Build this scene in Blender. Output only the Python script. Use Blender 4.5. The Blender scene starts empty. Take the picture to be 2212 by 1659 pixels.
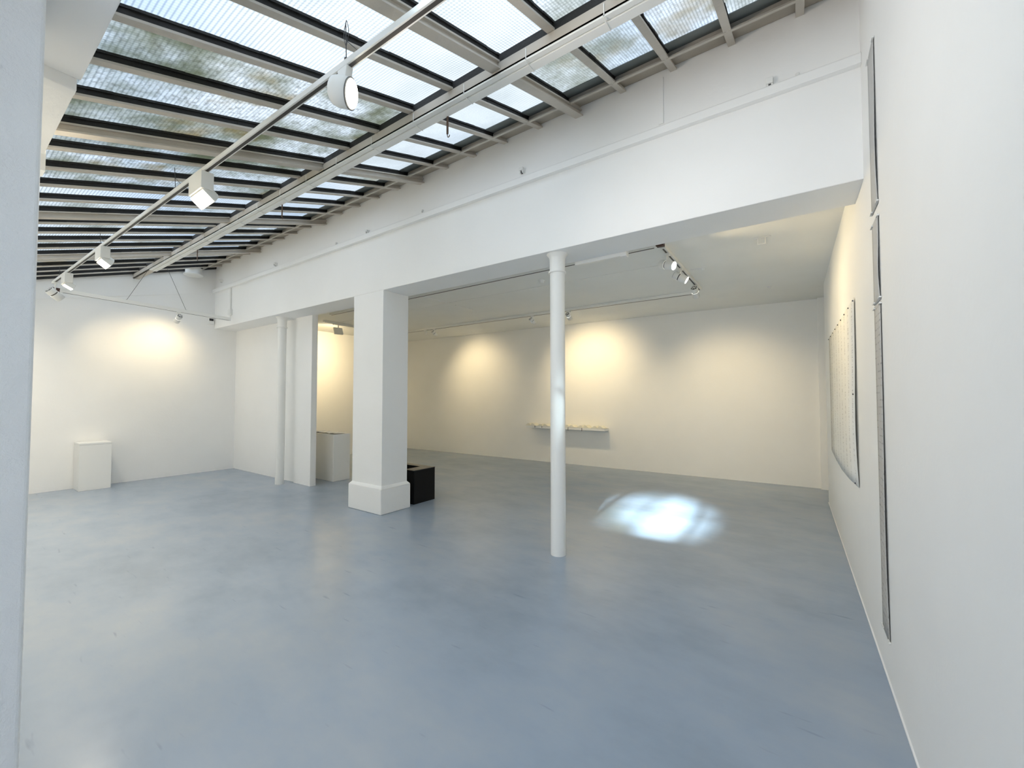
import bpy, bmesh, math, random
from mathutils import Vector, Matrix, Quaternion
random.seed(7)
C = bpy.context.scene.collection
sc = bpy.context.scene
PI = math.pi

# ------------------------------------------------------------------ camera
cam_d = bpy.data.cameras.new('camera'); cam = bpy.data.objects.new('camera', cam_d); C.objects.link(cam)
cam.location = (0, 0, 1.6)
cam.rotation_euler = (math.radians(90 + 1.778), 0, math.radians(34.8))
cam_d.sensor_fit = 'HORIZONTAL'; cam_d.sensor_width = 36; cam_d.lens = 886 / 2212 * 36
cam_d.clip_start = 0.02; cam_d.clip_end = 400
sc.camera = cam

# ------------------------------------------------------------------ exposure
vs = sc.view_settings
vs.view_transform = 'Standard'; vs.look = 'None'; vs.gamma = 1; vs.use_curve_mapping = False
vs.exposure = 0.17
cy = sc.cycles
cy.use_denoising = True; cy.use_adaptive_sampling = True; cy.adaptive_threshold = 0.02
cy.max_bounces = 12; cy.diffuse_bounces = 8; cy.glossy_bounces = 3; cy.transmission_bounces = 4; cy.transparent_max_bounces = 12
cy.sample_clamp_indirect = 6.0
cy.caustics_reflective = False; cy.caustics_refractive = False

SKY = 2.3            # overall strength of the bright broken cloud
WARM = (1.0, 0.79, 0.45)
SOFT = (1.0, 0.88, 0.68)

# ------------------------------------------------------------------ sky: bright broken cloud with blue gaps
w = bpy.data.worlds.new('sky'); sc.world = w; w.use_nodes = True
nt = w.node_tree; nt.nodes.clear()
def wn(t, **k):
    n = nt.nodes.new(t)
    for a, b in k.items(): setattr(n, a, b)
    return n
tc = wn('ShaderNodeTexCoord'); no = wn('ShaderNodeTexNoise'); no.inputs['Scale'].default_value = 2.6; no.inputs['Detail'].default_value = 3
no.inputs['Roughness'].default_value = 0.5
mp = wn('ShaderNodeMapping'); mp.inputs['Location'].default_value = (1.3, 0.4, 0.2); mp.inputs['Scale'].default_value = (1, 1, 1.6)
cr = wn('ShaderNodeValToRGB')
cr.color_ramp.elements[0].position = 0.33; cr.color_ramp.elements[0].color = (0.48, 0.66, 0.95, 1)
cr.color_ramp.elements[1].position = 0.52; cr.color_ramp.elements[1].color = (0.94, 0.97, 1.0, 1)
bg = wn('ShaderNodeBackground'); bg.inputs['Strength'].default_value = SKY
ou = wn('ShaderNodeOutputWorld')
nt.links.new(tc.outputs['Generated'], mp.inputs['Vector']); nt.links.new(mp.outputs['Vector'], no.inputs['Vector'])
nt.links.new(no.outputs['Fac'], cr.inputs['Fac']); nt.links.new(cr.outputs['Color'], bg.inputs['Color']); nt.links.new(bg.outputs['Background'], ou.inputs['Surface'])

def aim(o, d):
    o.rotation_mode = 'QUATERNION'; o.rotation_quaternion = Vector(d).normalized().to_track_quat('-Z', 'Y')

# assumed spotlight, added outside the roof glass to throw the floor's light patch
sd = bpy.data.lights.new('assumed_patch_spot', 'SPOT'); patch_spot = bpy.data.objects.new('assumed_patch_spot', sd); C.objects.link(patch_spot)
_t = Vector((-1.62, 5.80, 0)); _d = Vector((0.39, -2.13, 1.6)).normalized()
patch_spot.location = _t + _d * 16; aim(patch_spot, -_d)
sd.energy = 190000; sd.color = (0.80, 0.95, 1.0); sd.spot_size = math.radians(5.0); sd.spot_blend = 0.6; sd.shadow_soft_size = 0.30

# fill light added outside the unseen glazing behind the viewer, to brighten the room
ad = bpy.data.lights.new('entrance_fill', 'AREA'); al = bpy.data.objects.new('entrance_fill', ad); C.objects.link(al)
ad.shape = 'RECTANGLE'; ad.size = 2.6; ad.size_y = 2.75; ad.energy = 45; ad.color = (0.95, 0.98, 1.0)
al.location = (-1.25, -4.75, 1.55); al.rotation_euler = (math.radians(90), 0, 0)

# ------------------------------------------------------------------ materials
def principled(name, col, rough=0.6, metal=0.0, spec=0.5):
    m = bpy.data.materials.new(name); m.use_nodes = True
    b = m.node_tree.nodes['Principled BSDF']
    b.inputs['Base Color'].default_value = (*col, 1); b.inputs['Roughness'].default_value = rough
    b.inputs['Metallic'].default_value = metal; b.inputs['Specular IOR Level'].default_value = spec
    return m, m.node_tree, b
def tex_noise(t, scale, detail=4, rough=0.55, coord='Position', stretch=None):
    n = t.nodes.new('ShaderNodeTexNoise'); n.inputs['Scale'].default_value = scale; n.inputs['Detail'].default_value = detail; n.inputs['Roughness'].default_value = rough
    g = t.nodes.new('ShaderNodeNewGeometry'); src = g.outputs['Position']
    if stretch:
        mpn = t.nodes.new('ShaderNodeMapping'); mpn.inputs['Scale'].default_value = stretch[0]; mpn.inputs['Rotation'].default_value = stretch[1]
        t.links.new(src, mpn.inputs['Vector']); src = mpn.outputs['Vector']
    t.links.new(src, n.inputs['Vector']); return n
def ramp(t, src, stops):
    r = t.nodes.new('ShaderNodeValToRGB'); e = r.color_ramp.elements
    while len(e) < len(stops): e.new(0.5)
    for el, (p, c) in zip(e, stops): el.position = p; el.color = (*c, 1) if len(c) == 3 else c
    t.links.new(src, r.inputs['Fac']); return r
def bump(t, b, src, strength, dist):
    bp = t.nodes.new('ShaderNodeBump'); bp.inputs['Strength'].default_value = strength; bp.inputs['Distance'].default_value = dist
    t.links.new(src, bp.inputs['Height']); t.links.new(bp.outputs['Normal'], b.inputs['Normal'])
def painted(name, col, var=0.03, rough=0.55, bs=0.12, scale=26):
    m, t, b = principled(name, col, rough)
    n = tex_noise(t, 2.2, 3)
    lo = tuple(max(0, c - var) for c in col); hi = tuple(min(1, c + var) for c in col)
    r = ramp(t, n.outputs['Fac'], [(0.3, lo), (0.7, hi)]); t.links.new(r.outputs['Color'], b.inputs['Base Color'])
    n2 = tex_noise(t, scale, 5); bump(t, b, n2.outputs['Fac'], bs, 0.01)
    return m
M = {}
M['wall'] = painted('white_wall_paint', (0.87, 0.87, 0.86), 0.008, 0.6)
M['wall_back'] = painted('warm_white_wall_paint', (0.87, 0.86, 0.83), 0.008, 0.6)
M['ceil'] = painted('ceiling_paint', (0.82, 0.82, 0.79), 0.012, 0.7)
M['rough_plaster'] = painted('rough_white_plaster', (0.85, 0.85, 0.83), 0.02, 0.7, 0.6, 14)
M['scuffed'], t, b = principled('scuffed_white_plaster', (0.78, 0.79, 0.80), 0.7)
n = tex_noise(t, 3.5, 8, 0.7, stretch=((1, 1.6, 0.8), (0, 0, 0))); r_ = ramp(t, n.outputs['Fac'], [(0.25, (0.55, 0.56, 0.59)), (0.33, (0.76, 0.77, 0.78)), (0.7, (0.80, 0.81, 0.82))]); t.links.new(r_.outputs['Color'], b.inputs['Base Color'])
n = tex_noise(t, 30, 6, 0.7); bump(t, b, n.outputs['Fac'], 0.5, 0.012)
M['white'] = painted('white_gloss_paint', (0.82, 0.82, 0.80), 0.01, 0.4, 0.05)
M['white_metal'] = principled('white_powder_coat', (0.78, 0.78, 0.75), 0.4)[0]
M['beige'] = painted('cream_painted_steel', (0.50, 0.46, 0.40), 0.05, 0.55, 0.3, 30)
M['recess'] = painted('brownish_board', (0.40, 0.36, 0.30), 0.05, 0.7, 0.3, 20)
M['tar'] = painted('black_glazing_tar', (0.012, 0.011, 0.010), 0.006, 0.7, 0.6, 30)
M['lead'] = painted('grey_green_flashing', (0.13, 0.145, 0.14), 0.035, 0.7, 0.3, 9)
M['dark'] = principled('dark_grey_metal', (0.06, 0.06, 0.06), 0.5)[0]
M['slot'] = principled('track_slot', (0.05, 0.045, 0.04), 0.5)[0]
M['black'] = principled('black_box_paint', (0.004, 0.004, 0.0045), 0.5, 0, 0.2)[0]
M['rust'] = painted('rusty_iron', (0.12, 0.08, 0.055), 0.04, 0.7, 0.4, 60)
M['wire'] = principled('dark_wire', (0.05, 0.05, 0.05), 0.5)[0]
M['brown'] = principled('brown_connector', (0.055, 0.02, 0.012), 0.5)[0]
M['plastic'] = principled('white_plastic', (0.80, 0.80, 0.78), 0.35)[0]
M['screen'] = principled('black_display', (0.01, 0.01, 0.012), 0.2)[0]
M['page'] = painted('book_paper', (0.80, 0.77, 0.66), 0.03, 0.8, 0.1)
def emit(name, col, s):
    m = bpy.data.materials.new(name); m.use_nodes = True; t = m.node_tree; t.nodes.clear()
    e = t.nodes.new('ShaderNodeEmission'); e.inputs['Color'].default_value = (*col, 1); e.inputs['Strength'].default_value = s
    o = t.nodes.new('ShaderNodeOutputMaterial'); t.links.new(e.outputs[0], o.inputs['Surface']); return m
M['lamp'] = emit('lit_lamp_face', (1.0, 0.90, 0.72), 14)
M['lamp_cool'] = emit('lit_spot_face', (1.0, 0.97, 0.92), 9)

# floor: worn blue grey floor paint
m, t, b = principled('blue_grey_floor_paint', (0.22, 0.27, 0.34), 0.3)
n1 = tex_noise(t, 0.55, 5, 0.6); n2 = tex_noise(t, 2.0, 8, 0.62, stretch=((0.8, 1.7, 1), (0, 0, 0.5)))
mx = t.nodes.new('ShaderNodeMath'); mx.operation = 'MULTIPLY_ADD'; mx.inputs[1].default_value = 0.34
t.links.new(n2.outputs['Fac'], mx.inputs[0]); 
ml = t.nodes.new('ShaderNodeMath'); ml.operation = 'MULTIPLY'; ml.inputs[1].default_value = 0.66; t.links.new(n1.outputs['Fac'], ml.inputs[0]); t.links.new(ml.outputs[0], mx.inputs[2])
r = ramp(t, mx.outputs[0], [(0.34, (0.255, 0.310, 0.385)), (0.50, (0.310, 0.370, 0.455)), (0.66, (0.370, 0.410, 0.460))])
# small scuffs
n3 = tex_noise(t, 9, 2, 0.5, stretch=((0.35, 2.5, 1), (0, 0, 0.9))); r3 = ramp(t, n3.outputs['Fac'], [(0.69, (1, 1, 1)), (0.82, (0.74, 0.74, 0.76))])
mm = t.nodes.new('ShaderNodeMix'); mm.data_type = 'RGBA'; mm.blend_type = 'MULTIPLY'; mm.inputs['Factor'].default_value = 1
t.links.new(r.outputs['Color'], mm.inputs['A']); t.links.new(r3.outputs['Color'], mm.inputs['B']); t.links.new(mm.outputs['Result'], b.inputs['Base Color'])
b.inputs['Roughness'].default_value = 0.25
n4 = tex_noise(t, 5, 3); bump(t, b, n4.outputs['Fac'], 0.03, 0.01)
M['floor'] = m

# written paper: rows of faint pencil writing (flat print)
def paper(name, base, ink, line_axis, rows, amount):
    m, t, b = principled(name, base, 0.75)
    tcn = t.nodes.new('ShaderNodeTexCoord')
    sp = t.nodes.new('ShaderNodeSeparateXYZ'); t.links.new(tcn.outputs['UV'], sp.inputs[0])
    a, o = ('X', 'Y') if line_axis == 'v' else ('Y', 'X')
    mu = t.nodes.new('ShaderNodeMath'); mu.operation = 'MULTIPLY'; mu.inputs[1].default_value = rows; t.links.new(sp.outputs[a], mu.inputs[0])
    fr = t.nodes.new('ShaderNodeMath'); fr.operation = 'FRACT'; t.links.new(mu.outputs[0], fr.inputs[0])
    band = ramp(t, fr.outputs[0], [(0.36, (0, 0, 0)), (0.42, (1, 1, 1)), (0.58, (1, 1, 1)), (0.64, (0, 0, 0))])
    mpn = t.nodes.new('ShaderNodeMapping'); mpn.inputs['Scale'].default_value = (rows * 3.0, 150, 1) if line_axis == 'v' else (7, rows * 2.2, 1)
    t.links.new(tcn.outputs['UV'], mpn.inputs['Vector'])
    n = t.nodes.new('ShaderNodeTexNoise'); n.inputs['Scale'].default_value = 1.0; n.inputs['Detail'].default_value = 2; t.links.new(mpn.outputs['Vector'], n.inputs['Vector'])
    word = ramp(t, n.outputs['Fac'], [(0.5, (0, 0, 0)), (0.58, (amount,) * 3)])
    k = t.nodes.new('ShaderNodeMath'); k.operation = 'MULTIPLY'; t.links.new(band.outputs['Color'], k.inputs[0]); t.links.new(word.outputs['Color'], k.inputs[1])
    mix = t.nodes.new('ShaderNodeMix'); mix.data_type = 'RGBA'; t.links.new(k.outputs[0], mix.inputs['Factor'])
    mix.inputs['A'].default_value = (*base, 1); mix.inputs['B'].default_value = (*ink, 1); t.links.new(mix.outputs['Result'], b.inputs['Base Color'])
    return m
M['sheet'] = paper('written_sheet', (0.80, 0.79, 0.75), (0.45, 0.43, 0.40), 'v', 9, 0.75)
M['scroll'] = paper('grey_written_scroll', (0.50, 0.49, 0.47), (0.22, 0.21, 0.21), 'h', 46, 0.7)
M['scroll_pale'] = paper('pale_grey_scroll', (0.52, 0.52, 0.51), (0.42, 0.42, 0.42), 'h', 46, 0.6)
M['scroll_back'] = principled('dark_scroll_edge', (0.10, 0.10, 0.105), 0.7)[0]

# roof glass: small-patterned wired glass, from clean to mossy
def glass(name, dirt, ochre, seed, grid):
    m = bpy.data.materials.new(name); m.use_nodes = True; t = m.node_tree; t.nodes.clear()
    L = t.links.new
    g = t.nodes.new('ShaderNodeNewGeometry'); sp = t.nodes.new('ShaderNodeSeparateXYZ'); L(g.outputs['Position'], sp.inputs[0])
    def wave(axis, per, k):
        a = t.nodes.new('ShaderNodeMath'); a.operation = 'MULTIPLY'; a.inputs[1].default_value = 2 * PI / per; L(sp.outputs[axis], a.inputs[0])
        s = t.nodes.new('ShaderNodeMath'); s.operation = 'SINE'; L(a.outputs[0], s.inputs[0])
        r_ = t.nodes.new('ShaderNodeMapRange'); r_.inputs['From Min'].default_value = -1.0; r_.inputs['From Max'].default_value = k
        r_.inputs['To Min'].default_value = grid; r_.inputs['To Max'].default_value = 1.0; L(s.outputs[0], r_.inputs['Value']); return r_.outputs[0]
    wx, wy = wave('X', 0.020, 0.0), wave('Y', 0.024, -0.2)
    gm = t.nodes.new('ShaderNodeMath'); gm.operation = 'MULTIPLY'; L(wx, gm.inputs[0]); L(wy, gm.inputs[1])
    mpn = t.nodes.new('ShaderNodeMapping'); mpn.inputs['Location'].default_value = (seed * 3.1, seed * 1.7, 0); L(g.outputs['Position'], mpn.inputs['Vector'])
    def nz(scale, d, ro=0.6):
        n = t.nodes.new('ShaderNodeTexNoise'); n.inputs['Scale'].default_value = scale; n.inputs['Detail'].default_value = d; n.inputs['Roughness'].default_value = ro
        L(mpn.outputs['Vector'], n.inputs['Vector']); return n.outputs['Fac']
    blot = ramp(t, nz(2.0, 5), [(0.42, (0, 0, 0)), (0.68, (dirt,) * 3)])
    speck = ramp(t, nz(34, 5, 0.7), [(0.50, (0, 0, 0)), (0.62, (1, 1, 1))])
    rust = ramp(t, nz(1.3, 4), [(0.56, (0, 0, 0)), (0.72, (ochre,) * 3)])
    def mixc(fac, a, bcol, k=None):
        x = t.nodes.new('ShaderNodeMix'); x.data_type = 'RGBA'
        if k is not None:
            q = t.nodes.new('ShaderNodeMath'); q.operation = 'MULTIPLY'; q.inputs[1].default_value = k; L(fac, q.inputs[0]); fac = q.outputs[0]
        L(fac, x.inputs['Factor'])
        if isinstance(a, tuple): x.inputs['A'].default_value = a
        else: L(a, x.inputs['A'])
        x.inputs['B'].default_value = bcol; return x.outputs['Result']
    base = t.nodes.new('ShaderNodeMix'); base.data_type = 'RGBA'; L(gm.outputs[0], base.inputs['Factor'])
    base.inputs['A'].default_value = (0.46, 0.50, 0.52, 1); base.inputs['B'].default_value = (0.95, 0.97, 0.98, 1)
    col = base.outputs['Result']
    col = mixc(blot.outputs['Color'], col, (0.30, 0.31, 0.22, 1))
    col = mixc(rust.outputs['Color'], col, (0.42, 0.32, 0.15, 1))
    if dirt > 0.3: col = mixc(speck.outputs['Color'], col, (0.22, 0.22, 0.19, 1), 0.45 * dirt)
    lw = t.nodes.new('ShaderNodeLayerWeight'); lw.inputs['Blend'].default_value = 0.5     # dimming put into the colour at slanting angles, so panes outshine the room less
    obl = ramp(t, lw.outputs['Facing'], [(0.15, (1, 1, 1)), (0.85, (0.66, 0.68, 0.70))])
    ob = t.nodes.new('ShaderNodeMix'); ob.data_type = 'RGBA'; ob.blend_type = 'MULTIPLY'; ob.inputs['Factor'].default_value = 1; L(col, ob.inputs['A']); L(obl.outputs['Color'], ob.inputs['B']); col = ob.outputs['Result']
    tr = t.nodes.new('ShaderNodeBsdfTransparent'); tl = t.nodes.new('ShaderNodeBsdfTranslucent'); L(col, tr.inputs['Color']); L(col, tl.inputs['Color'])
    ms = t.nodes.new('ShaderNodeMixShader'); ms.inputs['Fac'].default_value = 0.06 + 0.36 * dirt; L(tr.outputs[0], ms.inputs[1]); L(tl.outputs[0], ms.inputs[2])
    gl = t.nodes.new('ShaderNodeBsdfGlossy'); gl.inputs['Roughness'].default_value = 0.25; gl.inputs['Color'].default_value = (0.9, 0.9, 0.9, 1)
    m2 = t.nodes.new('ShaderNodeMixShader'); m2.inputs['Fac'].default_value = 0.05; L(ms.outputs[0], m2.inputs[1]); L(gl.outputs[0], m2.inputs[2])
    o = t.nodes.new('ShaderNodeOutputMaterial'); L(m2.outputs[0], o.inputs['Surface']); return m
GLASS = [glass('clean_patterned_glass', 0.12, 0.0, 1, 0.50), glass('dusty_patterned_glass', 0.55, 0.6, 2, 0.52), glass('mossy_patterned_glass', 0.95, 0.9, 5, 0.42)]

# ------------------------------------------------------------------ mesh helpers
class MB:
    def __init__(s): s.v = []; s.f = []; s.mi = []; s.sm = []
    def add(s, vs, fs, mi=0, smooth=False):
        o = len(s.v); s.v += [tuple(v) for v in vs]
        for f in fs: s.f.append([i + o for i in f]); s.mi.append(mi); s.sm.append(smooth)
        return s
    def box(s, a, b_, mi=0, xf=None):
        (x0, y0, z0), (x1, y1, z1) = a, b_
        vs = [(x0, y0, z0), (x1, y0, z0), (x1, y1, z0), (x0, y1, z0), (x0, y0, z1), (x1, y0, z1), (x1, y1, z1), (x0, y1, z1)]
        if xf: vs = [xf(Vector(v)) for v in vs]
        return s.add(vs, [(0, 3, 2, 1), (4, 5, 6, 7), (0, 1, 5, 4), (1, 2, 6, 5), (2, 3, 7, 6), (3, 0, 4, 7)], mi)
    def prism(s, poly, lo, hi, axis='x', mi=0):      # poly in the two other axes
        n = len(poly)
        def P(p, q): return (q, p[0], p[1]) if axis == 'x' else ((p[0], q, p[1]) if axis == 'y' else (p[0], p[1], q))
        vs = [P(p, lo) for p in poly] + [P(p, hi) for p in poly]
        fs = [tuple(range(n))[::-1], tuple(range(n, 2 * n))] + [(i, (i + 1) % n, (i + 1) % n + n, i + n) for i in range(n)]
        return s.add(vs, fs, mi)
    def beam(s, a, b_, wd, h, mi=0, up=(0, 0, 1)):    # box-section bar from a to b
        a, b_ = Vector(a), Vector(b_); d = (b_ - a).normalized(); side = d.cross(Vector(up)).normalized(); u = side.cross(d)
        vs = []
        for p in (a, b_):
            for sx, sy in ((-1, -1), (1, -1), (1, 1), (-1, 1)): vs.append(p + side * sx * wd / 2 + u * sy * h / 2)
        return s.add(vs, [(3, 2, 1, 0), (4, 5, 6, 7), (0, 1, 5, 4), (1, 2, 6, 5), (2, 3, 7, 6), (3, 0, 4, 7)], mi)
    def lathe(s, prof, org=(0, 0, 0), d=(0, 0, 1), n=24, mi=0, caps=True, smooth=True):   # prof = [(r, h)...] along direction d
        q = Vector((0, 0, 1)).rotation_difference(Vector(d).normalized()); org = Vector(org); vs = []
        for r_, h in prof:
            for k in range(n): vs.append(org + q @ Vector((r_ * math.cos(2 * PI * k / n), r_ * math.sin(2 * PI * k / n), h)))
        fs = []
        for j in range(len(prof) - 1):
            for k in range(n): fs.append((j * n + k, j * n + (k + 1) % n, (j + 1) * n + (k + 1) % n, (j + 1) * n + k))
        s.add(vs, fs, mi, smooth)
        if caps: s.add(vs[:n], [tuple(range(n))[::-1]], mi); s.add(vs[-n:], [tuple(range(n))], mi)
        return s
    def tube(s, pts, r_, n=6, mi=0):
        for a, b_ in zip(pts, pts[1:]):
            a, b_ = Vector(a), Vector(b_)
            if (b_ - a).length > 1e-5: s.lathe([(r_, 0), (r_, (b_ - a).length)], a, b_ - a, n, mi)
        return s
    def build(s, name, mats, parent=None, bevel=0.0, seg=2, uv=None):
        me = bpy.data.meshes.new(name); me.from_pydata(s.v, [], s.f)
        for mt in (mats if isinstance(mats, (list, tuple)) else [mats]): me.materials.append(mt)
        for p, i, q in zip(me.polygons, s.mi, s.sm): p.material_index = i; p.use_smooth = q
        me.validate(); me.update()
        if uv:
            l = me.uv_layers.new(name='UVMap')
            for lp in me.loops: l.data[lp.index].uv = uv(me.vertices[lp.vertex_index].co)
        o = bpy.data.objects.new(name, me); C.objects.link(o)
        if parent:
            o.parent = parent; bpy.context.view_layer.update(); o.matrix_parent_inverse = parent.matrix_world.inverted()
        if bevel:
            bm_ = o.modifiers.new('bevel', 'BEVEL'); bm_.width = bevel; bm_.segments = seg; bm_.limit_method = 'ANGLE'
        return o
def struct(o, label=None):
    o['kind'] = 'structure'
    if label: o['label'] = label
    return o
def empty(name, loc, label, cat, group=None):
    o = bpy.data.objects.new(name, None); C.objects.link(o); o.location = loc; o.empty_display_size = 0.1
    o['label'] = label; o['category'] = cat; o['kind'] = 'thing'
    if group: o['group'] = group
    bpy.context.view_layer.update(); return o
def tag(o, label, cat, group=None):
    o['label'] = label; o['category'] = cat; o['kind'] = 'thing'
    if group: o['group'] = group
    return o

# ------------------------------------------------------------------ the room
XL, XB = -10.40, -10.29                     # far wall of the skylit room, left wall of the back room
def xr(y): return 0.403 - 0.0074 * (y - 2.5)   # right wall leans a little out of square
def yb(x): return 8.99 + 0.0301 * (x - 0.40)   # so does the back wall
YF, YK, ZB, ZT, ZC = 3.60, 4.05, 3.075, 4.385, 3.33
SL = 0.325
def zr(y): return ZT + SL * (y - YF)        # underside of the roof bars

struct(MB().box((-11.2, -4.6, -0.12), (1.6, 9.6, 0)).build('floor', M['floor']))
# right wall with the recess at its far end
o = MB().prism([(xr(-4.6), -4.6), (xr(7.85), 7.85), (1.2, 7.85), (1.2, -4.6)], 0, 4.9, 'z').build('wall_right', M['wall']); struct(o)
o = MB().prism([(xr(-4.2) - 0.008, -4.2), (xr(7.84) - 0.006, 7.84), (xr(7.84) + 0.02, 7.84), (xr(-4.2) + 0.02, -4.2)], 0, 0.012, 'z').build('baseboard_right', M['wall'], bevel=0.003); struct(o)
o = MB().box((0.95, 7.85, 0), (1.15, 9.5, 3.6)).build('wall_recess', M['wall_back']); struct(o)
o = MB().prism([(-10.9, yb(-10.9)), (1.2, yb(1.2)), (1.2, 9.5), (-10.9, 9.5)], 0, 3.6, 'z').build('wall_back', M['wall_back']); struct(o)
o = MB().box((0.315, 8.90, 0), (0.42, 9.05, ZC)).build('trim_1', M['wall_back']); struct(o)
o = MB().box((-10.9, YK + 0.02, 0), (XB, 9.4, 3.6)).build('wall_back_left', M['wall_back']); struct(o)
o = MB().prism([(-0.05, 0), (YK + 0.02, 0), (YK + 0.02, zr(YK) + 0.06), (-0.05, zr(-0.05) + 0.09)], -10.9, XL, 'x').build('wall_left', M['wall']); struct(o)
# header beam wall: lower face, moulding, upper face set back
o = MB().prism([(YF, ZB), (YK, ZB), (YK, zr(YK) + 0.05), (YF, zr(YF) + 0.05)], XL, xr(YF) + 0.03, 'x').build('wall_header', M['wall'], bevel=0.006); struct(o)
o = MB().prism([(YF - 0.050, 3.850), (YF + 0.03, 3.850), (YF + 0.03, 3.952), (YF + 0.002, 3.952), (YF - 0.044, 3.925), (YF - 0.050, 3.915)], XL, xr(YF), 'x').build('trim_2', M['wall'], bevel=0.003); struct(o)
o = MB().box((-0.947, YF - 0.012, 3.96), (-0.905, YF + 0.02, 4.37)).build('trim_3', M['wall'], bevel=0.002); struct(o)
# faint plaster ledge rising along the far wall below the roof
o = MB().prism([(0.6, zr(0.6) - 0.27), (YF, zr(YF) - 0.485), (YF, zr(YF) - 0.51), (0.6, zr(0.6) - 0.295)], XL - 0.01, XL + 0.008, 'x').build('trim_4', M['wall']); struct(o)
# back room ceiling with one open joint
o = MB()
o.box((-10.9, YK, ZC), (1.2, 5.495, ZC + 0.2)); o.box((-10.9, 5.51, ZC), (1.2, 9.5, ZC + 0.2)); o.box((-10.9, 5.495, ZC + 0.02), (1.2, 5.51, ZC + 0.2)); o.box((-1.27, 5.495, ZC), (1.2, 5.51, ZC + 0.02)); o.box((-10.9, 5.495, ZC), (-8.7, 5.51, ZC + 0.02))
struct(o.build('ceiling', M['ceil']))
# partition closing the left bay behind the beam
o = MB().box((XL, 4.03, 0), (-7.76, 4.12, ZB + 0.1)).build('wall_partition', M['wall']); struct(o)
o = MB().box((-7.72, 3.985, 0), (-7.155, 4.095, ZB + 0.04)).build('wall_partition_end', M['wall'], bevel=0.005); struct(o)
# wall and ceiling of the entrance side, behind and beside the camera
o = MB().box((XL - 0.3, -0.30, 0), (-2.62, 0.0, 3.34)).build('added_wall_front', M['wall']); struct(o)  # unseen wall added to hold the light in
o = MB().box((-2.9, -4.6, 0), (-2.62, -0.30, 3.42)).build('wall_entrance_left', M['wall']); struct(o)
wf = MB(); wf.box((-2.9, -4.6, 0), (-2.55, -4.3, 3.3)); wf.box((0.1, -4.6, 0), (0.6, -4.3, 3.3)); wf.box((-2.55, -4.6, 2.95), (0.1, -4.3, 3.3)); wf.box((-2.55, -4.6, 0), (0.1, -4.3, 0.12))
struct(wf.build('wall_entrance', M['wall']))
w1 = MB()  # glazing added out of view behind the viewer, to let in the fill light
for x in (-2.55, -1.255, 0.04): w1.box((x, -4.48, 0.12), (x + 0.06, -4.42, 2.95))
w1.box((-2.55, -4.48, 0.12), (0.1, -4.42, 0.18)); w1.box((-2.55, -4.48, 2.89), (0.1, -4.42, 2.95))
win = struct(w1.build('added_window_1', M['white']))
gp = bpy.data.materials.new('clear_pane'); gp.use_nodes = True; t = gp.node_tree; t.nodes.clear()
a_ = t.nodes.new('ShaderNodeBsdfTransparent'); b_ = t.nodes.new('ShaderNodeBsdfGlossy'); b_.inputs['Roughness'].default_value = 0.02; x_ = t.nodes.new('ShaderNodeMixShader'); x_.inputs[0].default_value = 0.06
o_ = t.nodes.new('ShaderNodeOutputMaterial'); t.links.new(a_.outputs[0], x_.inputs[1]); t.links.new(b_.outputs[0], x_.inputs[2]); t.links.new(x_.outputs[0], o_.inputs[0])
for x in (-2.49, -1.195): MB().box((x, -4.455, 0.18), (x + 1.235, -4.445, 2.89)).build('pane', gp, win)
# low soffit along the eaves
o = MB(); o.box((-2.88, -4.6, 3.16), (0.6, 0.41, 3.42)); struct(o.build('ceiling_eaves', M['wall'], bevel=0.004))
o = MB(); o.box((-2.95, -0.3, 3.10), (-2.88, 0.397, 3.42)); struct(o.build('trim_5', M['white'], bevel=0.008))
o = MB(); o.box((-3.86, -0.3, 3.125), (-2.95, 0.400, 3.42)); o.box((-3.98, -0.3, 3.02), (-3.86, 0.408, 3.42)); struct(o.build('trim_6', M['rough_plaster']))
o = MB(); o.box((XL, -0.3, 3.34), (-3.98, 0.42, 3.42)); struct(o.build('trim_7', M['rough_plaster']))

# ------------------------------------------------------------------ roof light: bars, purlin and panes
G = 0.068                                   # glass lies this far above the underside of the bars
sky_l = struct(bpy.data.objects.new('window_2', None)); C.objects.link(sky_l)
sky_l['label'] = 'sloping glazed roof of patterned glass between steel bars'
Y0, YP0, YP1, YE = 0.40, 2.25, 2.335, 3.60
heavy = [-1.70 - 2.205 * k for k in range(-1, 4)]
bars = []
for k in range(len(heavy)):
    hx = heavy[k]; bars.append((hx, True))
    for j in range(1, 5): bars.append((hx - 0.441 * j, False))
bars = sorted([b for b in bars if XL + 0.1 < b[0] < 0.38], key=lambda q: -q[0])
def slope_bar(mb, x0, x1, y0, y1, lo, hi, mi=0):
    vs = []
    for y in (y0, y1):
        for x, z in ((x0, lo), (x1, lo), (x1, hi), (x0, hi)): vs.append((x, y, zr(y) + z))
    mb.add(vs, [(3, 2, 1, 0), (4, 5, 6, 7), (0, 1, 5, 4), (1, 2, 6, 5), (2, 3, 7, 6), (3, 0, 4, 7)], mi)
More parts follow.
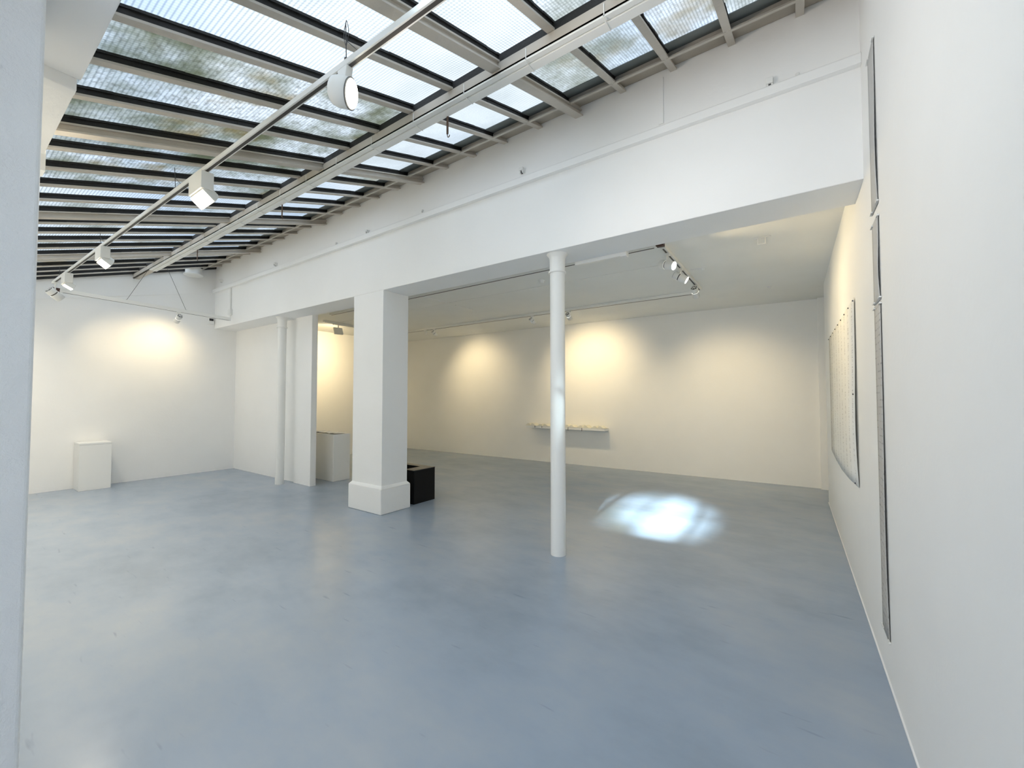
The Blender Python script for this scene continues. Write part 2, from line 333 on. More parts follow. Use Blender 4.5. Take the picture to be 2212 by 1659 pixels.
for x, hv in bars:
    mb = MB()
    if hv:
        slope_bar(mb, x - 0.040, x + 0.040, Y0, YE + 0.02, -0.055, -0.043); slope_bar(mb, x - 0.012, x + 0.012, Y0, YE + 0.02, -0.043, 0.0)
        slope_bar(mb, x - 0.030, x + 0.030, Y0, YE + 0.02, 0.0, 0.012); slope_bar(mb, x - 0.010, x + 0.010, Y0, YE + 0.02, 0.012, G)
    else:
        slope_bar(mb, x - 0.026, x + 0.026, Y0, YE + 0.02, 0.0, 0.014); slope_bar(mb, x - 0.008, x + 0.008, Y0, YE + 0.02, 0.014, G)
    rb = mb.build('rafter', M['beige'], sky_l)
    pt = MB(); n = 26
    for s in (-1, 1):                       # ragged tar smeared up the web to the glass
        for i in range(n):
            ya = Y0 + (YE - 0.22 - Y0) * i / n; yc = Y0 + (YE - 0.22 - Y0) * (i + 1) / n
            wdt = 0.018 + random.random() * 0.006
            lo = 0.015 + random.random() * 0.006
            slope_bar(pt, *sorted((x + s * 0.006, x + s * (0.011 if i % 2 else 0.0125))), ya, yc, lo, G - 0.004)
            slope_bar(pt, *sorted((x + s * 0.006, x + s * wdt)), ya, yc, G - 0.016, G - 0.001)
    pt.build('glazing_putty', M['tar'], rb)
# purlin with the white cable trunking along its foot
mb = MB(); mb.box((XL, YP0, 3.862), (0.40, YP0 + 0.022, 3.945)); mb.box((XL, YP0, 3.862), (0.40, YP1 + 0.012, 3.88)); mb.box((XL, YP0 + 0.03, 3.88), (0.40, YP1 - 0.02, 3.95))
pu = mb.build('purlin', M['beige'], sky_l, bevel=0.003)
MB().box((XL, YP0 + 0.004, 3.946), (0.40, YP0 + 0.03, 4.004)).build('glazing_putty', M['tar'], pu)
mb = MB(); mb.box((-9.4, YP0 - 0.003, 3.848), (0.40, YP0 + 0.034, 3.861)); mb.box((-9.4, YP0 + 0.039, 3.842), (0.40, YP1 + 0.016, 3.861)); mb.build('cable_trunking', M['white_metal'], pu, bevel=0.002)
mb = MB()
for i in range(16):
    x = -0.35 - i * 0.55; mb.box((x - 0.003, YP0 - 0.003, 3.845), (x + 0.003, YP0 - 0.0005, 3.93)); mb.box((x - 0.003, YP0 - 0.003, 3.838), (x + 0.003, YP1 + 0.018, 3.8415))
mb.build('cable_clip', M['white_metal'], pu)
# cross bar, flashing and boxed recess along the head
for (xa, ha), (xc, hc) in zip([(0.39, False)] + bars, bars + [(XL, False)]):
    x0, x1 = xc + 0.008, xa - 0.008
    if x1 - x0 < 0.05: continue
    mb = MB(); slope_bar(mb, x0, x1, 3.325, 3.352, -0.002, 0.012); slope_bar(mb, x0, x1, 3.352, 3.36, -0.002, G - 0.008); mb.build('cross_bar', M['beige'], sky_l)
    mb = MB(); slope_bar(mb, x0, x1, 3.36, YE + 0.02, G - 0.022, G - 0.010); mb.build('recess_board', M['recess'], sky_l)
    mb = MB(); slope_bar(mb, x0 + 0.006, x1 - 0.006, 3.205, 3.352, G - 0.010, G - 0.003); slope_bar(mb, x0 - 0.004, x1 + 0.004, 3.352, YE + 0.02, G + 0.008, G + 0.014); mb.build('lead_flashing', M['lead'], sky_l)
    # panes: lower field, upper field
    xm = (x0 + x1) / 2
    kl = 0 if xm > -1.75 else (2 if xm > -5.2 else (1 if random.random() < 0.6 else 0))
    if -2.6 < xm < -1.75: kl = 0 if xm > -2.2 else 0
    if -0.9 > xm > -1.3: kl = 1
    ku = 0 if random.random() < 0.65 else 1
    if -1.3 > xm > -1.7: ku = 1
    for (ya, yc, kk) in ((Y0, YP0 + 0.03, kl), (YP0 + 0.035, 3.36, ku)):
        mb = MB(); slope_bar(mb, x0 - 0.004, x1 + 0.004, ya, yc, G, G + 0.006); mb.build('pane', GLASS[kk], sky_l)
# dark gap at the gable, closing bar at the eaves
mb = MB(); slope_bar(mb, XL - 0.02, XL + 0.05, Y0, YE, 0.0, G + 0.02); mb.build('gable_gap_strip', M['tar'], sky_l)  # dark gap along the far wall drawn as a black strip
mb = MB(); slope_bar(mb, -10.4, 0.4, Y0 - 0.06, Y0 + 0.02, -0.01, G + 0.02); mb.build('eaves_bar', M['beige'], sky_l)

# ------------------------------------------------------------------ pillars and columns
p = empty('pillar', (-5.0, 3.82, 0), 'square white plastered pillar on a thicker base under the beam', 'pillar')
mb = MB(); mb.box((-5.335, YF + 0.001, 0.36), (-4.665, 4.045, ZB)); mb.build('shaft', M['wall'], p, bevel=0.004)
mb = MB(); n = 0.036
mb.prism([(-5.335 - n, YF - n), (-4.665 + n, YF - n), (-4.665 + n, 4.045 + n), (-5.335 - n, 4.045 + n)], 0, 0.345, 'z')
a4 = [(-5.335 - n, YF - n), (-4.665 + n, YF - n), (-4.665 + n, 4.045 + n), (-5.335 - n, 4.045 + n)]; b4 = [(-5.336, YF), (-4.664, YF), (-4.664, 4.046), (-5.336, 4.046)]
mb.add([(x, y, 0.345) for x, y in a4] + [(x, y, 0.385) for x, y in b4], [(i, (i + 1) % 4, (i + 1) % 4 + 4, i + 4) for i in range(4)] + [(4, 5, 6, 7)])
mb.build('base', M['wall'], p, bevel=0.012, seg=3)
def column(x, y, r_, label):
    p = empty('iron_column', (x, y, 0), label, 'column')
    MB().lathe([(r_, 0), (r_, ZB - 0.19)], (x, y, 0), n=40).build('shaft', M['white'], p)
    MB().lathe([(r_ + 0.002, ZB - 0.20), (r_ + 0.016, ZB - 0.197), (r_ + 0.016, ZB - 0.183), (r_ + 0.002, ZB - 0.18)], (x, y, 0), n=40).build('collar_ring', M['white'], p)
    MB().lathe([(r_ + 0.003, ZB - 0.185), (r_ + 0.004, ZB - 0.06), (r_ + 0.012, ZB - 0.03), (r_ + 0.034, ZB - 0.004), (r_ + 0.036, ZB)], (x, y, 0), n=40).build('capital', M['white'], p)
column(-2.022, 3.735, 0.076, 'slim round white column standing alone in the right bay')
column(-7.835, 3.79, 0.074, 'slim round white column against the partition in the left bay')
p = MB(); p.box((-2.615, -0.295, 0), (-2.2, 0.222, 3.098)); p = p.build('pillar', M['scuffed'], bevel=0.012, seg=3)
tag(p, 'rough white plaster pillar cut off by the left edge of the photo', 'pillar')

# ------------------------------------------------------------------ lamps
def spot(parent, loc, d, energy, size, blend, col, rad=0.03):
    l = bpy.data.lights.new('lamp_light', 'SPOT'); l.energy = energy; l.spot_size = math.radians(size); l.spot_blend = blend; l.color = col; l.shadow_soft_size = rad
    o = bpy.data.objects.new('lamp_light', l); C.objects.link(o); o.location = loc; aim(o, d)
    o.parent = parent; bpy.context.view_layer.update(); o.matrix_parent_inverse = parent.matrix_world.inverted(); return o
def can_spot(at, d, label, group, r_=0.048, ln=0.17, stem=0.07, energy=60, size=60, col=WARM, blend=1.0):
    at = Vector(at); d = Vector(d).normalized()
    p = empty('track_spotlight', at, label, 'spotlight', group)
    MB().box((at.x - 0.03, at.y - 0.03, at.z - 0.028), (at.x + 0.03, at.y + 0.03, at.z)).build('adapter', M['white_metal'], p, bevel=0.004)
    MB().lathe([(0.009, 0), (0.009, stem)], at - Vector((0, 0, stem + 0.02)), n=10).build('stem', M['white_metal'], p)
    c = at - Vector((0, 0, stem + 0.02 + r_ * 0.8)); a = c - d * ln * 0.5
    mb = MB(); mb.lathe([(r_ * 0.92, 0), (r_, 0.006), (r_, ln * 0.36)], a, d); mb.lathe([(r_, ln * 0.44), (r_, ln - 0.002), (r_ * 0.93, ln)], a, d, caps=False)
    body = mb.build('housing', M['white_metal'], p)
    MB().lathe([(r_ * 0.86, ln * 0.35), (r_ * 0.86, ln * 0.45)], a, d).build('dark_slot', M['dark'], body)
    mb = MB(); mb.lathe([(r_ * 0.80, -0.004), (r_ * 0.80, 0.002)], a, d)
    mb.build('rear_cap', M['dark'], body)
    mb = MB()
    q = Vector((0, 0, 1)).rotation_difference(d)
    for k in range(3):
        e = q @ Vector((math.cos(PI * k / 3), math.sin(PI * k / 3), 0)) * r_ * 0.78; mb.beam(a - d * 0.006 - e, a - d * 0.006 + e, 0.008, 0.006, up=d)
    mb.build('cooling_rib', M['white_metal'], body)
    MB().lathe([(r_ * 0.90, ln - 0.006), (r_ * 0.90, ln - 0.003)], a, d).build('lens', M['lamp_cool'], body)
    if energy: spot(p, a + d * (ln + 0.012), d, energy, size, blend, col)
    return p
def flood(at, d, label, group, energy, size, col=SOFT):
    at = Vector(at) - Vector((0, 0, 0.019)); d = Vector(d).normalized()
    p = empty('track_floodlight', at, label, 'floodlight', group)
    MB().box((at.x - 0.09, at.y - 0.016, at.z - 0.016), (at.x + 0.09, at.y + 0.016, at.z)).build('adapter', M['white_metal'], p)
    MB().box((at.x - 0.135, at.y - 0.044, at.z - 0.155), (at.x + 0.135, at.y + 0.044, at.z - 0.014)).build('gear_box', M['white_metal'], p, bevel=0.004)
    side = Vector((1, 0, 0)); side = (side - d * side.dot(d)).normalized(); up = d.cross(side)
    c = at + Vector((0, 0.0, -0.155)) - d * 0.01 + Vector((0, 0.012, -0.045))
    hs = [(0.075, 0.030, -0.085), (0.110, 0.045, -0.055), (0.132, 0.056, 0.0), (0.132, 0.056, 0.012)]; vs = []
    for hx, hy, hz in hs:
        for sx, sy in ((-1, -1), (1, -1), (1, 1), (-1, 1)): vs.append(c + side * hx * sx + up * hy * sy + d * hz)
    fs = [(3, 2, 1, 0)]
    for j in (0, 4, 8): fs += [(j + i, j + (i + 1) % 4, j + 4 + (i + 1) % 4, j + 4 + i) for i in range(4)]
    fs.append((12, 13, 14, 15)); hd = MB().add(vs, fs).build('head', M['white_metal'], p, bevel=0.003)
    vs = [c + side * 0.126 * sx + up * 0.050 * sy + d * z for z in (0.012, 0.018) for sx, sy in ((-1, -1), (1, -1), (1, 1), (-1, 1))]
    MB().add(vs, [(3, 2, 1, 0), (4, 5, 6, 7), (0, 1, 5, 4), (1, 2, 6, 5), (2, 3, 7, 6), (3, 0, 4, 7)]).build('lamp_face', M['lamp'], hd)
    spot(p, c + d * 0.04, d, energy, size, 1.0, col, 0.06)
    return p
def track(name, a, b_, label, wd=0.038, ht=0.034):
    a, b_ = Vector(a), Vector(b_); p = empty(name, a, label, 'lighting track')
    MB().beam(a, b_, wd, ht).build('rail', M['white_metal'], p, bevel=0.002)
    dn = Vector((0, 0, -ht / 2 - 0.0015)); dd = (b_ - a).normalized() * 0.03
    MB().beam(a + dn + dd, b_ + dn - dd, 0.018, 0.003).build('slot', M['slot'], p)
    return p
# hanging track of the skylit room
ZTR = 3.435
def tk(x): return Vector((x, 1.315 + (x + 1.0) * 0.0175, ZTR))
tr1 = track('lighting_track', tk(0.38), tk(-9.82), 'long cream track hung on wires under the glass roof')
for x, kind in ((-2.02, 1), (-4.55, 0), (-7.0, 0), (-9.3, 0)):
    q = tk(x); mb = MB(); top = Vector((x + 0.005, q.y - 0.01, zr(q.y) + 0.03))
    mb.tube([q + Vector((0, 0, 0.015)), top], 0.0025); mb.tube([q + Vector((0.12, 0.03, 0.015)), q.lerp(top, 0.6)], 0.002)
    if kind:
        for sg in (-1, 1):
            mid = q.lerp(top, 0.45); mb.tube([mid + Vector((sg * 0.022 * math.sin(PI * i / 8), 0, 0.15 * i / 8)) for i in range(9)], 0.0018)
    mb.lathe([(0.012, 0.017), (0.012, 0.04)], q, n=10)
    mb.build('suspension_wire', M['wire'], tr1)
q = tk(-2.03)
# the round lamp near the camera
p = empty('track_floodlight', q, 'round white lamp nearest the viewer on the hanging track, shining sideways', 'floodlight', 'lamps on the hanging track')
mb = MB(); mb.prism([(q.x - 0.045, q.z - 0.019), (q.x + 0.045, q.z - 0.019), (q.x + 0.03, q.z - 0.085), (q.x - 0.03, q.z - 0.085)], q.y - 0.02, q.y + 0.02, 'y'); mb.build('adapter', M['white_metal'], p, bevel=0.003)
dl = Vector((0.80, 0.55, -0.22)).normalized(); c = q + Vector((-0.015, -0.01, -0.145)); a = c - dl * 0.055
hd = MB().lathe([(0.055, 0), (0.070, 0.012), (0.078, 0.04), (0.078, 0.108), (0.073, 0.112)], a, dl, n=40).build('head', M['white_metal'], p)
MB().lathe([(0.079, 0.104), (0.0795, 0.110)], a, dl, n=40).build('black_rim', M['dark'], hd)
MB().lathe([(0.070, 0.112), (0.070, 0.116)], a, dl, n=40).build('lens', M['lamp'], hd)
spot(p, a + dl * 0.14, dl, 70, 120, 1.0, (1.0, 0.88, 0.78), 0.05)
gl = 'lamps on the hanging track'
flood(tk(-3.98), (0, -0.64, -0.77), 'boxy white floodlight with the largest glare on the hanging track', gl, 200, 150)
flood(tk(-6.9), (-0.05, -0.60, -0.78), 'boxy white floodlight midway along the hanging track, before the brown-ended cross track', gl, 200, 150)
flood(tk(-8.80), (-0.12, -0.50, -0.82), 'boxy white floodlight at the far end of the hanging track', gl, 120, 150)
can_spot(tk(-9.62) - Vector((0, 0, 0.017)), (-0.25, 0.75, -0.60), 'round white spotlight under the tip of the hanging track, back towards viewer', gl, 0.062, 0.19, 0.13, 25, 100)
# cross track by the far wall
A, B = Vector((-9.90, 1.254, 3.345)), Vector((-9.313, 3.50, 3.155))
tr2 = track('lighting_track', A, B, 'cross track with brown end running along the far white wall', 0.062, 0.06)
u = (B - A).normalized(); MB().beam(A - u * 0.09, A + u * 0.01, 0.055, 0.055).build('end_connector', M['brown'], tr2)
mb = MB()
for f_, top in ((0.34, (-9.65, 2.30, 3.92)), (0.70, (-9.6, 2.55, 4.0))):
    q = A.lerp(B, f_); mb = MB(); mb.tube([q + Vector((0, 0, 0.015)), top], 0.003); mb.lathe([(0.012, 0.012), (0.012, 0.035)], q, n=10); mb.build('suspension_wire', M['wire'], tr2)
can_spot(A.lerp(B, 0.649) - Vector((0, 0, 0.031)), (-0.86, -0.10, -0.62), 'round white spotlight on the cross track lighting the far wall', 'lamps on the cross track', energy=27, size=115)
# back room tracks under the low ceiling
ZR = ZC - 0.024
f1 = track('lighting_track', (-1.27, 4.69, ZR), (-7.9, 4.79, ZR), 'ceiling track running just behind the beam', 0.055, 0.046)
MB().box((-1.275, 4.66, ZR - 0.02), (-1.19, 4.72, ZR + 0.018)).build('end_connector', M['brown'], f1)
track('lighting_track', (-1.225, 4.75, ZR), (-1.235, 6.99, ZR), 'short ceiling track carrying three spotlights on the right', 0.055, 0.046)
track('lighting_track', (-1.30, 7.19, ZR), (-8.6, 7.27, ZR), 'long ceiling track in front of the back wall', 0.085, 0.046)
track('lighting_track', (-8.72, 5.12, ZR), (-8.93, 7.1, ZR), 'ceiling track in the alcove behind the pillar', 0.055, 0.046)
g2 = 'spotlights on the short right ceiling track'; zz = ZR - 0.023
can_spot((-1.225, 4.96, zz), (0.93, -0.28, -0.36), 'spotlight with round lit face, nearest the beam on the right ceiling track', g2, 0.052, 0.18, 0.075, 60, 100)
can_spot((-1.23, 5.64, zz), (0.85, 0.08, -0.52), 'middle spotlight of three on the right ceiling track', g2, 0.052, 0.18, 0.06, 55, 100)
can_spot((-1.235, 6.62, zz), (0.05, 0.75, -0.66), 'spotlight pointing at the back wall at the end of the right ceiling track', g2, 0.052, 0.17, 0.05, 120, 85)
g3 = 'spotlights on the back wall track'
can_spot((-7.40, 7.26, zz), (0.12, 0.80, -0.62), 'white spotlight just right of the square pillar, far track', g3, 0.045, 0.15, 0.05, 80, 100)
can_spot((-4.50, 7.225, zz), (0.25, 0.80, -0.62), 'white spotlight left of the slim column on the back track', g3, 0.045, 0.15, 0.05, 55, 100)
can_spot((-3.66, 7.215, zz), (-0.05, 0.85, -0.55), 'spotlight half hidden behind the slim column on the back track', g3, 0.045, 0.15, 0.05, 90, 95)
p = empty('track_adapter', (-7.72, 7.26, zz), 'small bare adapter left of the spotlights on the back track', 'adapter')
MB().box((-7.76, 7.235, zz - 0.03), (-7.68, 7.285, zz)).build('block', M['white_metal'], p); MB().lathe([(0.014, 0), (0.014, 0.07)], (-7.70, 7.26, zz - 0.095), (0.2, 0.2, 1), 10).build('pin', M['white_metal'], p)
# flat panel flood lighting the alcove wall
q = Vector((-8.75, 5.50, zz)); p = empty('panel_floodlight', q, 'flat square floodlight seen from behind in the alcove', 'floodlight')
MB().box((q.x - 0.03, q.y - 0.12, q.z - 0.02), (q.x + 0.03, q.y + 0.12, q.z)).build('adapter', M['white_metal'], p)
MB().lathe([(0.012, 0), (0.012, 0.06)], q - Vector((0, 0, 0.075)), n=10).build('stem', M['white_metal'], p)
dl = Vector((-0.80, 0.15, -0.42)).normalized(); c = q - Vector((0, 0, 0.155)); q4 = dl.to_track_quat('-Z', 'Y')
mb = MB(); mb.box((-0.10, -0.085, -0.02), (0.10, 0.085, 0.02), xf=lambda v: c + q4 @ v); hd = mb.build('head', M['white_metal'], p, bevel=0.003)
mb = MB(); mb.box((-0.09, -0.075, -0.024), (0.09, 0.075, -0.021), xf=lambda v: c + q4 @ v); mb.build('lamp_face', M['lamp'], hd)
spot(p, c + dl * 0.04, dl, 170, 140, 1.0, WARM, 0.06)

# ------------------------------------------------------------------ things standing in the room
p = empty('pedestal', (-10.18, 1.74, 0), 'low white pedestal standing against the far left wall', 'pedestal')
MB().box((XL + 0.012, 1.545, 0), (-9.97, 1.945, 0.775)).build('body', M['white'], p, bevel=0.003)
MB().box((XL + 0.012, 1.541, 0.776), (-9.966, 1.949, 0.806)).build('top_board', M['white'], p, bevel=0.003)
p = empty('plinth', (-7.6, 4.62, 0), 'large white plinth behind the partition, topped with loose papers', 'plinth')
mb = MB(); mb.box((-8.05, 4.45, 0), (-7.185, 4.80, 0.885)); mb.build('body', M['white'], p, bevel=0.006)
def crumpled(x, y, z, wd, dp, seed, label):
    rnd = random.Random(seed); n = 7; mb = MB(); vs = []
    for s in (0, 0.0015):
        for i in range(n):
            for j in range(n): vs.append((x + wd * (i / (n - 1) - 0.5), y + dp * (j / (n - 1) - 0.5), z + s + 0.003 + (rnd.random() * 0.022 if s == 0 else 0)))
    for i in range(n):
        for j in range(n): a = i * n + j; vs[n * n + a] = (vs[a][0], vs[a][1], vs[a][2] + 0.0015)
    fs = []
    for i in range(n - 1):
        for j in range(n - 1):
            a = i * n + j; fs.append((a, a + n, a + n + 1, a + 1)); fs.append((n * n + a, n * n + a + 1, n * n + a + n + 1, n * n + a + n))
    mb.add(vs, fs); return tag(mb.build('loose_paper', M['plastic']), label, 'paper', 'papers on the plinth')
crumpled(-7.37, 4.60, 0.886, 0.30, 0.24, 3, 'creased paper on the right end of the alcove plinth')
crumpled(-7.70, 4.63, 0.886, 0.28, 0.26, 4, 'creased paper in the middle of the alcove plinth')
crumpled(-7.93, 4.60, 0.886, 0.17, 0.24, 5, 'creased paper at the partition end of the alcove plinth')
# black box with sunken top
p = empty('black_box', (-5.05, 4.42, 0), 'low black open-topped box behind the square pillar', 'box')
x0, x1, y0, y1, h = -5.44, -4.695, 4.205, 4.63, 0.503; tk_ = 0.05
mb = MB(); mb.box((x0, y0, 0), (x1, y0 + tk_, h - 0.012)); mb.box((x0, y1 - tk_, 0), (x1, y1, h - 0.012)); mb.box((x0, y0 + tk_, 0), (x0 + tk_, y1 - tk_, h - 0.012)); mb.box((x1 - 0.2, y0 + tk_, 0), (x1, y1 - tk_, h - 0.012))
mb.build('side_panels', M['black'], p)
mb = MB(); z0, z1 = h - 0.012, h
mb.box((x0 - 0.004, y0 - 0.004, z0), (x1 + 0.004, y0 + tk_, z1)); mb.box((x0 - 0.004, y1 - 0.12, z0), (x1 + 0.004, y1 + 0.004, z1)); mb.box((x0 - 0.004, y0 + tk_, z0), (x0 + tk_, y1 - 0.12, z1)); mb.box((x1 - 0.2, y0 + tk_, z0), (x1 + 0.004, y1 - 0.12, z1))
mt, _, bb = principled('black_lacquer_rim', (0.012, 0.012, 0.012), 0.12, 0, 0.9); mb.build('rim', mt, p, bevel=0.0015)
MB().box((x0 + tk_, y0 + tk_, 0.34), (x1 - 0.2, y1 - tk_, 0.36)).build('inner_tray', M['black'], p)
# wall shelf and open booklets
sy = yb(-4.5); p = empty('wall_shelf', (-4.53, sy, 0.85), 'narrow white shelf on the back wall holding open booklets', 'shelf')
def shelf_x(v): return Vector((v.x, v.y + 0.0301 * (v.x + 4.5), v.z))
MB().box((-5.52, sy - 0.255, 0.838), (-3.505, sy - 0.002, 0.888), xf=shelf_x).build('board', M['white'], p, bevel=0.002)
MB().box((-5.50, sy - 0.02, 0.79), (-3.52, sy - 0.002, 0.838), xf=shelf_x).build('wall_batten', M['white'], p)
labs = ['open booklet overhanging the left end of the wall shelf', 'open booklet left of the slim column on the wall shelf', 'open booklet just hidden by the slim column, left of centre', 'open booklet right of the slim column with ribbon over shelf edge', 'open booklet second from the right end of the shelf', 'open booklet at the right end of the wall shelf']
for i in range(6):
    cx = -5.40 + i * 0.345; rnd = random.Random(20 + i); by = shelf_x(Vector((cx, sy - 0.145, 0))).y
    p = empty('open_booklet', (cx, by, 0.888), labs[i], 'booklet', 'open booklets on the wall shelf')
    for s in (-1, 1):
        mb = MB(); n = 9; hgt = 0.044 + rnd.random() * 0.018; pr = []
        for k in range(n):
            f_ = k / (n - 1); pr.append((cx + s * f_ * 0.165, 0.8885 + 0.008 + hgt * math.sin(PI * min(1, f_ * 1.15 + 0.06)) ** 1.2 * (1 - 0.35 * f_) + 0.004 * rnd.random()))
        poly = [(cx, 0.8885), (cx + s * 0.165, 0.8885 + (0.004 if i else 0.004))] + pr[::-1]
        if s < 0: poly = poly[::-1]
        mb.prism(poly, by - 0.122 + rnd.random() * 0.02, by + 0.105, 'y'); mb.build('pages', M['page'], p)
    if i in (0, 1, 3, 4):
        bx = cx + (0.13 if i == 0 else -0.02); yf = shelf_x(Vector((bx, sy - 0.258, 0))).y
        mb = MB(); mb.box((bx - 0.006, yf - 0.002, 0.815 if i > 1 else 0.85), (bx + 0.006, yf, 0.892)); mb.box((bx - 0.006, yf - 0.002, 0.8895), (bx + 0.006, by - 0.06, 0.892)); mb.build('ribbon', M['wire'], p)

# ------------------------------------------------------------------ papers on the right wall
def hung_sheet(name, y0, y1, z0, z1, off, curl, mat, label, group, edge=None, slant=0.0, sag=0.0, ns=14):
    mb = MB(); vs = []; th = 0.0016
    for s in (0, 1):
        for i in range(ns + 1):
            v = i / ns; z = z0 + (z1 - z0) * v
            for j in range(5):
                u_ = j / 4; y = y0 + (y1 - y0) * u_
                zz_ = z + slant * u_ * (1 if v > 0.5 else 0) - (sag * math.sin(PI * u_) * (1 - v))
                bow = off + curl * (1 - u_) ** 2 * math.sin(PI * min(1, v * 0.94 + 0.03)) + curl * 0.3 * math.sin(v * 7) * (1 - u_)
                vs.append((xr(y) - bow - s * th, y, zz_))
    n = 5; N = (ns + 1) * n; fs = []
    for i in range(ns):
        for j in range(n - 1):
            a = i * n + j; fs.append((a, a + n, a + n + 1, a + 1)); fs.append((N + a, N + a + 1, N + a + n + 1, N + a + n))
    rim = [j for j in range(n)] + [i * n + n - 1 for i in range(1, ns + 1)] + [ns * n + j for j in range(n - 2, -1, -1)] + [i * n for i in range(ns - 1, 0, -1)]
    for a, b2 in zip(rim, rim[1:] + rim[:1]): fs.append((a, b2, N + b2, N + a))
    mb.add(vs, fs, 0, True)
    o = mb.build(name, mat, uv=lambda co: ((co.y - y0) / (y1 - y0), (co.z - z0) / (z1 - z0)))
    tag(o, label, 'paper', group); return o
sh = hung_sheet('written_sheet', 4.19, 6.95, 0.89, 2.385, 0.005, 0.013, M['sheet'], 'large cream sheet of pencil writing pinned to the right wall near the back', None, sag=0.06)
mb = MB()
for k in range(9): y = 4.22 + k * 0.335; MB().lathe([(0.007, 0), (0.005, 0.008)], (xr(y) - 0.010, y, 2.365), (-1, 0, 0), 10).build('pin', M['dark'], sh)
for z in (0.92, 1.62): MB().lathe([(0.007, 0), (0.005, 0.008)], (xr(4.21) - 0.024, 4.21, z), (-1, 0, 0), 10).build('pin', M['dark'], sh)
gs = 'narrow paper strips hung down the right wall'
for (z0, z1, mt, lb) in ((2.700, 3.673, M['scroll_pale'], 'topmost of three grey paper strips down the right wall, above the beam underside'),
                         (2.150, 2.640, M['scroll_pale'], 'short middle strip of the three grey papers down the right wall'),
                         (0.240, 2.140, M['scroll'], 'long lowest grey paper strip covered in writing on the right wall')):
    s_ = hung_sheet('paper_strip', 3.065, 3.285, z0, z1, 0.003, 0.007, mt, lb, gs)
    for y in (3.075, 3.275):
        for z in (z0 + 0.012, z1 - 0.012): MB().box((xr(y) - 0.012, y - 0.03 if y > 3.2 else y - 0.02, z - 0.004), (xr(y) - 0.001, y + 0.03 if y > 3.2 else y + 0.02, z + 0.004)).build('tape', M['white_metal'], s_)

# ------------------------------------------------------------------ fittings on the header wall
gc = 'small white cable fittings above the moulding'
def wall_clip(x, z, wd, h, dp, label, drop=False):
    y = YF; p = empty('cable_fitting', (x, y, z), label, 'fitting', gc)
    MB().box((x - wd / 2, y - 0.006, z - h / 2), (x + wd / 2, y, z + h / 2)).build('back_plate', M['plastic'], p, bevel=0.002)
    MB().box((x - wd * 0.42, y - dp, z - h * 0.05), (x + wd * 0.42, y - 0.006, z + h * 0.48)).build('hood', M['plastic'], p, bevel=0.003)
    for s in (-1, 1): MB().box((x + s * wd * 0.27 - wd * 0.10, y - dp * 0.8, z - h * 0.48), (x + s * wd * 0.27 + wd * 0.10, y - 0.006, z - h * 0.05)).build('prong', M['plastic'], p, bevel=0.002)
    MB().box((x - wd * 0.12, y - dp * 0.55, z - h * 0.46), (x + wd * 0.12, y - 0.0065, z - h * 0.06)).build('socket', M['dark'], p)
wall_clip(-0.128, 3.955, 0.052, 0.085, 0.035, 'largest white fitting, above the right end of the moulding')
wall_clip(0.043, 3.945, 0.026, 0.036, 0.018, 'tiny white fitting closest to the right wall above the moulding')
wall_clip(-2.36, 4.00, 0.060, 0.060, 0.045, 'white hooded fitting above the beam near the slim column')
wall_clip(-2.69, 3.925, 0.022, 0.03, 0.015, 'tiny white fitting just left of the hooded one above the moulding')
wall_clip(-3.89, 3.97, 0.03, 0.035, 0.02, 'small white fitting midway along the moulding')
wall_clip(-5.01, 3.955, 0.055, 0.05, 0.045, 'white hooded fitting above the square pillar')
wall_clip(-5.79, 3.945, 0.03, 0.06, 0.03, 'thin upright white fitting left of the one above the pillar')
wall_clip(-7.68, 3.985, 0.07, 0.055, 0.05, 'white hooded fitting above the left bay column')
wall_clip(-10.02, 4.06, 0.08, 0.06, 0.06, 'white hooded fitting in the far corner above the moulding')
p = empty('junction_box', (-9.56, YF, 3.33), 'white junction box and conduit on the beam at the far corner', 'junction box')
MB().box((-9.61, YF - 0.045, 3.275), (-9.50, YF, 3.40)).build('box', M['plastic'], p, bevel=0.004)
MB().tube([(-9.555, YF - 0.014, 3.40), (-9.555, YF - 0.014, 3.85)], 0.014, 10).build('conduit', M['white_metal'], p)
MB().tube([(-9.53, YF - 0.03, 3.275), (-9.48, YF - 0.05, 3.21), (-9.35, YF - 0.09, 3.18)], 0.008, 8).build('cable', M['plastic'], p)
p = empty('thermostat', (XL, 3.53, 3.23), 'little white wall control with black display near the far corner', 'thermostat')
MB().box((XL, 3.47, 3.165), (XL + 0.05, 3.585, 3.30)).build('case', M['plastic'], p, bevel=0.006); MB().box((XL + 0.05, 3.49, 3.235), (XL + 0.053, 3.565, 3.285)).build('display', M['screen'], p)
p = empty('roof_vent', (-10.2, 3.15, 4.1), 'round white vent collar under the glass roof in the far corner', 'vent')
MB().lathe([(0.15, 0), (0.17, 0.015), (0.17, 0.03), (0.14, 0.04), (0.14, 0.16)], (-10.22, 3.15, 4.10), n=32).build('collar', M['white_metal'], p)
gh = 'iron hooks hanging from the purlin'
for x, lb in ((-2.26, 'rusty iron hook hanging from the purlin closest to the viewer'), (-4.90, 'rusty iron hook hanging midway along the purlin'), (-7.48, 'rusty iron hook hanging at the far end of the purlin')):
    y = YP1 + 0.012; p = empty('hanging_hook', (x, y, 3.87), lb, 'hook', gh)
    MB().box((x - 0.008, y - 0.004, 3.70), (x + 0.008, y + 0.004, 3.93)).build('bar', M['rust'], p)
    MB().tube([(x, y, 3.702)] + [(x + 0.012 - 0.012 * math.cos(k * PI / 5), y, 3.685 - 0.014 * math.sin(k * PI / 5)) for k in range(6)], 0.0035, 6).build('hook_end', M['rust'], p)
p = empty('cable_cover', (-1.7, YK + 0.04, 3.08), 'white cable cover along the back edge of the beam, right of slim column', 'cover')
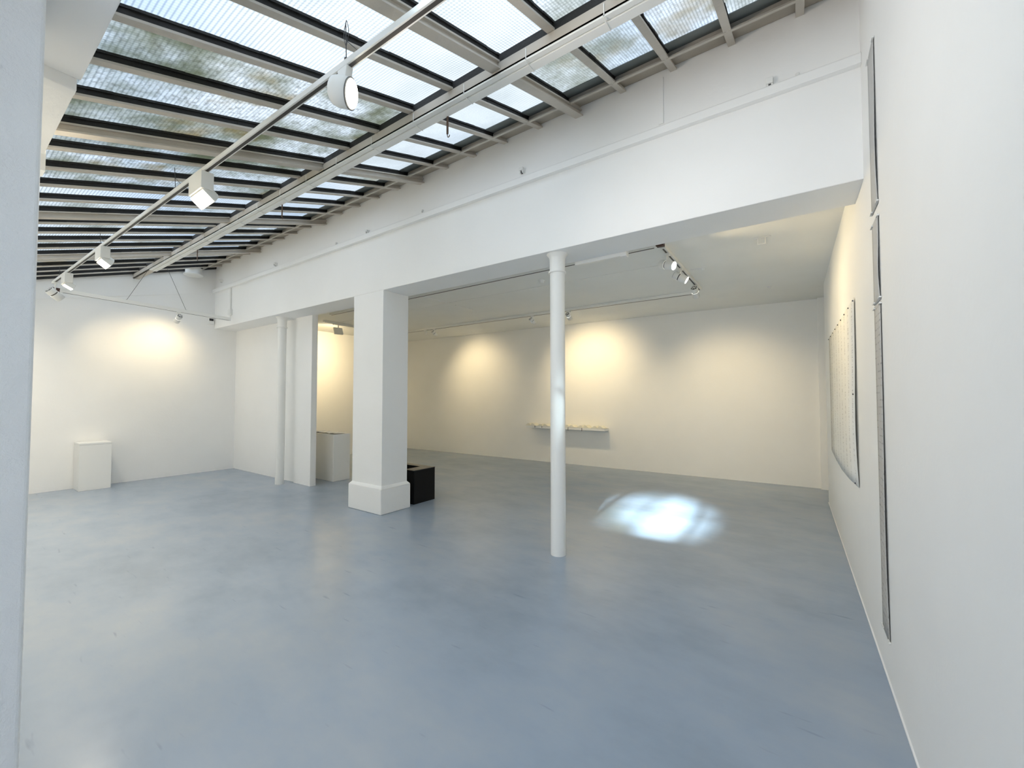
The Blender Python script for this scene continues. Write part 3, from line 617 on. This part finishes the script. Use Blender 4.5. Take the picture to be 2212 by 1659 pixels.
MB().prism([(YK + 0.001, 3.04), (YK + 0.07, 3.055), (YK + 0.07, 3.12), (YK + 0.001, 3.12)], -1.98, -1.46, 'x').build('cover', M['plastic'], p, bevel=0.006); MB().box((-1.47, YK + 0.001, 3.035), (-1.40, YK + 0.075, 3.125)).build('end_cap', M['plastic'], p, bevel=0.008)
# ceiling fittings of the back room
p = empty('smoke_detector', (-3.09, 5.22, ZC), 'small round white detector on the low ceiling left of slim column', 'detector')
MB().lathe([(0.022, -0.045), (0.03, -0.038), (0.032, -0.012), (0.045, -0.008), (0.045, 0)], (-3.09, 5.22, ZC), n=24).build('body', M['plastic'], p)
p = empty('ceiling_bracket', (-0.29, 5.17, ZC), 'white bracket on the low ceiling near the right wall', 'bracket')
MB().box((-0.36, 5.15, ZC - 0.008), (-0.20, 5.19, ZC)).build('plate', M['plastic'], p)
for s in (-1, 1): MB().box((-0.29 + s * 0.035 - 0.006, 5.16, ZC - 0.065), (-0.29 + s * 0.035 + 0.006, 5.18, ZC - 0.008)).build('arm', M['plastic'], p)
MB().box((-0.331, 5.16, ZC - 0.077), (-0.249, 5.18, ZC - 0.065)).build('crossbar', M['plastic'], p)
p = empty('ceiling_clip', (-1.08, 5.95, ZC), 'small white clip on the ceiling beside the three-lamp track', 'clip')
MB().box((-1.17, 5.935, ZC - 0.012), (-1.0, 5.965, ZC)).build('arm', M['plastic'], p); MB().box((-1.02, 5.93, ZC - 0.03), (-0.98, 5.97, ZC)).build('catch', M['plastic'], p)
p = empty('ceiling_sensor', (-0.33, 7.54, ZC), 'tiny grey sensor on the ceiling in the back right corner', 'sensor')
MB().lathe([(0.02, -0.02), (0.03, -0.008), (0.03, 0)], (-0.33, 7.54, ZC), n=18).build('body', M['plastic'], p)
for y0_, y1_, lb in ((4.82, 5.47, 'thin white cover strip on the low ceiling nearest the beam'), (5.70, 6.2, 'shorter thin white cover strip farther back on the low ceiling')):
    p = empty('cover_strip', (-5.26, y0_, ZC), lb, 'strip', 'cover strips on the low ceiling')
    MB().prism([(-5.272, ZC - 0.002), (-5.268, ZC - 0.010), (-5.252, ZC - 0.010), (-5.248, ZC - 0.002), (-5.248, ZC), (-5.272, ZC)], y0_, y1_, 'y').build('strip', M['plastic'], p)
